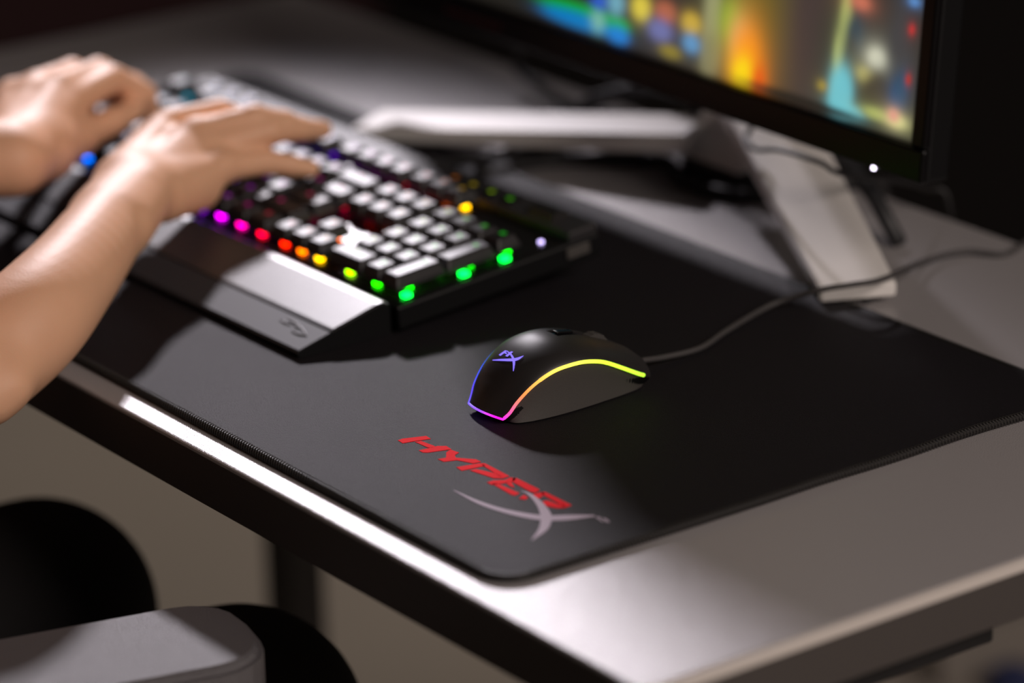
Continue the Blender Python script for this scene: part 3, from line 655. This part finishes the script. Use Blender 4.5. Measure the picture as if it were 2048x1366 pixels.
def leg(tip, hub, w0, w1, t0, t1, nm='stand_leg', m=m_silver):
    tip, hub = Vector(tip), Vector(hub); d = hub - tip; s_ = Vector((d.y, -d.x, 0)).normalized()
    vs = []
    for k in range(9):
        t = k / 8; p = tip + d * t; w_ = (w0 + (w1 - w0) * t) / 2; th = t0 + (t1 - t0) * t
        vs += [p - s_ * w_, p + s_ * w_, p + s_ * w_ - Vector((0, 0, th)), p - s_ * w_ - Vector((0, 0, th))]
    fs = [(4 * k + a, 4 * k + (a + 1) % 4, 4 * k + 4 + (a + 1) % 4, 4 * k + 4 + a) for k in range(8) for a in range(4)] + [(3, 2, 1, 0), (32, 33, 34, 35)]
    bm = bmesh.new(); V_ = [bm.verts.new(v) for v in vs]; [bm.faces.new([V_[i] for i in f]) for f in fs]
    bmesh.ops.recalc_face_normals(bm, faces=bm.faces)
    es = [e for e in bm.edges if e.calc_face_angle(0) > .8]; bmesh.ops.bevel(bm, geom=es, offset=.0012, segments=2, affect='EDGES')
    return from_bm(nm, bm, m, mon)
leg((-.2065, .427, .0142), (-.432, .535, .070), .049, .056, .0095, .016)
leg((-.706, .398, .0145), (-.478, .520, .038), .050, .052, .0095, .014)
bm = bmesh.new(); bm_box(bm, (HX - .033, HY - .025, .0002), (HX + .033, HY + .030, .0160), .004, 2); from_bm('stand_hub', bm, m_steel, mon)
for sx in (1, -1):
    tube('rear_leg', [(HX + sx * .03, HY - .0, .052), (HX + sx * .10, .540, .044), (HX + sx * .150, .529, .026), (HX + sx * .1815, .5224, .004)], [.007, .006, .0055, .0055], m_steel, mon, 8)
for tx, ty in ((-.690, .402), (-.216, .4385)):
    bm = bmesh.new(); bm_box(bm, (tx - .010, ty - .006, .0041 if tx < -.6 else .0001), (tx + .010, ty + .006, .0052), .0005, 1); from_bm('rubber_foot', bm, m_steel, mon)

# ------------------------------------------------------------------ loose cables behind the keyboard and monitor
c1 = spline([(-.600, .600, .200), (-.690, .590, .105), U(1036, 98, .030), U(1075, 170, .0135), U(1150, 214, .0068), U(1280, 243, .0045), (-.545, .576, .0045), (-.52, .596, .002), (-.515, .602, -.02), (-.515, .604, -.2)], 10)
o = tube('monitor_cable', c1, .0040, m_cable); tag(o, 'thick black cable hanging from the monitor in a curve to the desk', 'cable')
c2 = spline([(-.60, .45, .0048), U(960, 345, .0048), U(1100, 322, .0048), U(1230, 318, .0048), U(1330, 322, .0048), (-.462, .497, .0048), (-.412, .508, .0048), (-.388, .545, .0048), (-.38, .594, .004), (-.378, .604, -.03), (-.378, .606, -.2)], 10)
o = tube('power_cable', c2, .0046, m_cable); tag(o, 'black cable lying on the desk past the foot of the monitor stand', 'cable')
c3 = spline([(-.405, .475, .14), (-.400, .482, .095), U(1503, 238, .072), U(1492, 276, .062), U(1512, 298, .062), U(1560, 300, .070), U(1640, 325, .070), U(1690, 350, .060), (-.315, .580, .02), (-.31, .602, -.01), (-.31, .604, -.2)], 10)
o = tube('thin_cable', c3, .0018, m_cable); tag(o, 'thin dark cable looping under the monitor across the silver stand leg', 'cable')

# ------------------------------------------------------------------ gaming chair
ch = empty('gaming_chair', (-.47, -.30, ZF)); tag(ch, 'black gaming chair with padded armrests in front of the desk', 'chair')
bm = bmesh.new(); bm_box(bm, (-.72, -.52, -.375), (-.20, -.02, -.302), .03, 4); from_bm('seat', bm, m_leather, ch, smooth=True)
for sx in (-.72, -.27):
    bm = bmesh.new(); bm_box(bm, (sx, -.50, -.33), (sx + .07, -.04, -.285), .02, 4); from_bm('seat_bolster', bm, m_chred, ch, smooth=True)
bm = bmesh.new(); bm_box(bm, (-.71, -.64, -.32), (-.21, -.55, .42), .04, 4, Matrix.Translation((0, -.0, 0))); from_bm('backrest', bm, m_leather, ch, smooth=True)
for sx in (-.735, -.255):
    bm = bmesh.new(); bm_box(bm, (sx, -.63, -.20), (sx + .07, -.50, .30), .03, 3); from_bm('backrest_wing', bm, m_chred, ch, smooth=True)
def armrest(cx, ang, far_y, near_y):
    mt = Matrix.Translation((cx, far_y, -.065)) @ Matrix.Rotation(ang, 4, 'Z')
    pts = []; hwid = .046
    for (x_, y_, a0) in ((hwid - .034, -.034, 0), (-hwid + .034, -.034, 90), (-hwid + .03, near_y + .03, 180), (hwid - .03, near_y + .03, 270)):
        r_ = .034 if y_ > -.1 else .03
        for k in range(6): a = math.radians(a0 + 18 * k); pts.append((x_ + r_ * math.cos(a), y_ + r_ * math.sin(a)))
    v, f = prism(pts, -.030, 0); bm = bmesh.new(); V_ = [bm.verts.new(mt @ Vector(p)) for p in v]; [bm.faces.new([V_[i] for i in g]) for g in f]
    bmesh.ops.recalc_face_normals(bm, faces=bm.faces)
    es = [e for e in bm.edges if e.calc_face_angle(0) > 1.2]; bmesh.ops.bevel(bm, geom=es, offset=.005, segments=3, affect='EDGES')
    p_ = from_bm('armrest_pad', bm, m_armpad, ch)
    bm = bmesh.new(); bm_box(bm, (-.03, near_y * .75, -.27), (.03, near_y * .45, -.028), .01, 2, mt); from_bm('armrest_post', bm, m_blk, ch)
armrest(-.1665, math.radians(-14), -.050, -.27)
armrest(-.775, math.radians(14), -.120, -.27)
tube('gas_column', [(-.46, -.28, -.66), (-.46, -.28, -.37)], .03, m_steel, ch, 16)
for k in range(5):
    a = math.radians(72 * k + 20); d = Vector((math.cos(a), math.sin(a), 0)); c0 = Vector((-.46, -.28, -.64))
    tube('base_leg', [c0, c0 + d * .16 + Vector((0, 0, -.005)), c0 + d * .30 + Vector((0, 0, -.025))], [.03, .024, .018], m_blk, ch, 10)
    t_ = Vector((-d.y, d.x, 0)); p = c0 + d * .30 + Vector((0, 0, -.062))
    tube('caster', [p - t_ * .018, p + t_ * .018], .0275, m_blk, ch, 18)

# ------------------------------------------------------------------ person
pe = empty('person', (-.47, -.30, ZF)); tag(pe, 'person with bare forearms typing on the keyboard, in black clothes', 'person')
def V3(*a): return np.array(a, float)
pr = []
def chain(pts, rads, k=None):
    for i in range(len(pts) - 1):
        pr.append((pts[i], rads[i], pts[i + 1], rads[i + 1]) if k is None else (pts[i], rads[i], pts[i + 1], rads[i + 1], k))
# right arm
RE = U(-52, 738, .024)
RW = U(278, 374, .063)
RS = V3(-.33, -.40, .30)
def limb(pts, rads, k=.0015, n=6):
    S_ = spline([(*p, r) for p, r in zip(pts, rads)], n); chain([x[:3] for x in S_], [x[3] for x in S_], k)
limb([RS, V3(-.385, -.235, .120), RE], [.055, .043, .034])
limb([RE, U(55, 648, .042), U(140, 552, .052), U(212, 455, .058), RW], [.0350, .0335, .0290, .0250, .0200])
pr.append((U(-24, 800, .018), .016, U(14, 772, .024), .015, .02))
sd = np.array([.86, .50, 0.0]) * .010          # wrist is wider than thick
pr.append((U(225, 440, .060) + sd, .017, RW + sd, .0160, .010)); pr.append((U(225, 440, .060) - sd, .018, RW - sd * 1.2, .0160, .010))
pr.append((U(300, 360, .071), .0070, U(292, 370, .071), .0070, .008))
def finger(pts, rads): chain(pts, rads, .0030)
mcp = {'p': U(440, 335, .0609), 'r': U(412, 298, .0702), 'm': U(392, 270, .0775), 'i': V3(-.598, .167, .080)}
wof = {'p': sd * .9, 'r': sd * .3, 'm': -sd * .4, 'i': -sd * 1.1}
for k_ in 'prmi': pr.append((RW + wof[k_], .0150, mcp[k_], .0098, .006))
chain([x - V3(0, .012, .004) for x in (mcp['p'], mcp['r'], mcp['m'], mcp['i'])], [.0075] * 4, .008)
pr.append((RW + sd * .8 + V3(0, .01, -.008), .016, mcp['p'] + V3(.002, -.018, -.012), .013, .012)); pr.append((RW - sd, .018, mcp['i'] + V3(0, -.02, -.016), .013, .014))
for q_ in ('p', 'r', 'm'): pr.append((mcp[q_] + V3(0, 0, .0015), .0108, mcp[q_] + V3(0, .003, .001), .0105, .006))
finger([mcp['p'], U(530, 324, .0580), U(582, 331, .0530), U(622, 337, .0495)], [.0098, .0084, .0074, .0062])
finger([mcp['r'], U(537, 262, .0760), U(599, 258, .0710), U(646, 259, .0650)], [.0105, .0090, .0080, .0066])
finger([mcp['m'], U(509, 236, .0840), U(568, 245, .0780), U(608, 262, .0680)], [.0106, .0092, .0082, .0068])
finger([mcp['i'], V3(-.594, .205, .082), V3(-.594, .228, .071), V3(-.600, .243, .058)], [.0104, .0090, .0080, .0066])
finger([RW - sd * 1.5 + V3(0, .02, -.008), V3(-.578, .150, .056), V3(-.582, .184, .052), V3(-.585, .207, .0490)], [.014, .0115, .0098, .0080])
# left arm
LW = U(20, 312, .066); LE = V3(-.735, -.165, .060); LS = V3(-.66, -.40, .30)
limb([LS, V3(-.72, -.28, .17), LE], [.055, .045, .037])
limb([LE, LE * .6 + LW * .4, LE * .25 + LW * .75, LW], [.036, .0345, .027, .0215])
sl3 = np.array([.93, -.25, -.22]) * .009
pr.append((LE * .25 + LW * .75 + sl3, .019, LW + sl3, .0175, .012)); pr.append((LE * .25 + LW * .75 - sl3, .019, LW - sl3, .0175, .012))
def nxt(P, px, py, L, far=1):
    d = ray(px, py); d = d / np.linalg.norm(d); o = CAM - P; b = o @ d; D_ = b * b - (o @ o - L * L)
    return CAM + d * (-b + far * math.sqrt(max(D_, 0)))
def solve(P, l):
    out = []
    for px, py, L in l: P = nxt(P, px, py, L); out.append(P)
    return out
li = solve(LW, [(148, 200, .088), (226, 157, .046), (288, 188, .030), (304, 234, .0235)])
lm = solve(LW, [(118, 176, .090), (196, 143, .050), (268, 172, .032), (296, 226, .025)])
lt = solve(LW, [(88, 304, .036), (160, 274, .044), (222, 243, .034), (268, 219, .028)])
lr = [lm[0] + V3(-.020, -.006, -.002), lm[1] + V3(-.022, -.008, -.004), lm[2] + V3(-.022, -.006, -.006), lm[3] + V3(-.020, -.004, -.004)]
lp = [lm[0] + V3(-.036, -.016, -.008), lm[1] + V3(-.040, -.026, -.012), lm[2] + V3(-.040, -.026, -.014), lm[3] + V3(-.038, -.024, -.004)]
for j_, (f_, w3) in enumerate(((li, 1.0), (lm, .3), (lr, -.4), (lp, -1.1))):
    pr.append((LW + sl3 * w3, .0165, f_[0], .0102, .006))
    s_ = 1 if j_ < 3 else .86
    finger(f_, [.0106 * s_, .0094 * s_, .0084 * s_, .0070 * s_])
chain([x - V3(0, .012, .004) for x in (li[0], lm[0], lr[0], lp[0])], [.0078] * 4, .008)
pr.append((LW + sl3, .019, lt[0], .018, .014)); pr.append((lt[0], .0175, lt[1], .0135, .012)); pr.append((lt[0], .014, li[0] + V3(.0, -.022, -.012), .010, .010))
finger([lt[1], lt[2], lt[3]], [.0110, .0096, .0080])
# trunk core, neck and head (above the frame)
chain([V3(-.48, -.40, .02), V3(-.48, -.41, .25), V3(-.48, -.41, .34)], [.10, .11, .08], .03); chain([RS, V3(-.48, -.41, .33), LS], [.05, .06, .05], .03)
HD = V3(-.48, -.34, .56)
chain([V3(-.48, -.41, .34), V3(-.48, -.38, .46)], [.056, .052], .02); pr.append((HD + V3(0, -.02, .03), .082, HD + V3(0, .01, .0), .074, .02)); pr.append((HD + V3(0, .03, -.05), .048, HD + V3(0, .02, -.02), .062, .02))
pr.append((HD + V3(0, .088, .005), .008, HD + V3(0, .104, -.022), .011, .008))
for sx in (1, -1): pr.append((HD + V3(sx * .080, -.012, .012), .010, HD + V3(sx * .078, -.008, -.022), .008, .006))
for z_ in (-.050, -.060): pr.append((HD + V3(-.016, .079, z_), .005, HD + V3(.016, .079, z_), .005, .005))
sdf_obj('body', pr, .0024, m_skin, pe, .008, 2, [(RE, .075, 26)])
for sx in (1, -1):
    bm = bmesh.new(); bmesh.ops.create_uvsphere(bm, u_segments=16, v_segments=10, radius=.012); bmesh.ops.translate(bm, verts=bm.verts, vec=tuple(HD + V3(sx * .030, .060, .012))); from_bm('eye', bm, mat('eye_white', (.7, .68, .65), .3), pe, smooth=True)
pr2 = [(HD + V3(0, -.03, .042), .088, HD + V3(0, .018, .055), .072, .02), (HD + V3(0, -.05, .0), .072, HD + V3(0, -.04, -.03), .066, .02)]
sdf_obj('hair', pr2, .005, m_hair, pe, .01, 2)
ps = [(V3(-.48, -.38, -.20), .125, V3(-.48, -.40, .02), .125, .04), (V3(-.48, -.40, .02), .125, V3(-.48, -.41, .24), .135, .04), (RS, .066, V3(-.48, -.41, .31), .075, .04), (LS, .066, V3(-.48, -.41, .31), .075, .04),
      (V3(-.40, -.40, -.15), .11, V3(-.40, -.41, .22), .115, .04), (V3(-.56, -.40, -.15), .11, V3(-.56, -.41, .22), .115, .04), (RS, .066, V3(-.355, -.315, .21), .058, .03), (LS, .066, V3(-.705, -.31, .20), .058, .03)]
sdf_obj('shirt', ps, .007, m_shirt, pe, .02, 3)
KR, KL = U(480, 1460, -.215), U(80, 1230, -.215)
pt = []
for K_, hx in ((KR, -.40), (KL, -.56)):
    hip = V3(hx, -.36, -.21); ank = V3(K_[0], K_[1] - .03, ZF + .11)
    pt += [(hip, .092, K_, .0735, .03), (K_, .0715, (K_ + ank) / 2 + V3(0, -.015, 0), .060, .02), ((K_ + ank) / 2 + V3(0, -.015, 0), .060, ank, .045, .02)]
pt.append((V3(-.40, -.37, -.20), .10, V3(-.56, -.37, -.20), .10, .03))
sdf_obj('trousers', pt, .006, m_pants, pe, .02, 3)
for K_ in (KR, KL):
    a = V3(K_[0], K_[1] - .03, ZF)
    sdf_obj('shoe', [(a + V3(0, -.04, .045), .040, a + V3(0, .05, .045), .042), (a + V3(0, .05, .040), .038, a + V3(0, .17, .036), .034), (a + V3(0, -.01, .06), .042, a + V3(0, -.01, .12), .046)], .005, m_blk, pe, .02, 2)

# ------------------------------------------------------------------ things on the floor under the desk
p = U(1860, 1345, ZF); o = box('storage_box', (p[0] - .16, p[1] - .02, ZF + .0005), (p[0] + .04, p[1] + .22, ZF + .05), m_pale, None, .004); tag(o, 'flat pale box on the floor under the desk', 'box')
p = U(2025, 1392, ZF); bm = bmesh.new(); bm_box(bm, (p[0] - .02, p[1] - .02, ZF + .0005), (p[0] + .02, p[1] + .02, ZF + .03), .010, 3); o = from_bm('blue_case', bm, m_blue); tag(o, 'small dark blue case on the floor beyond the desk rail', 'case')
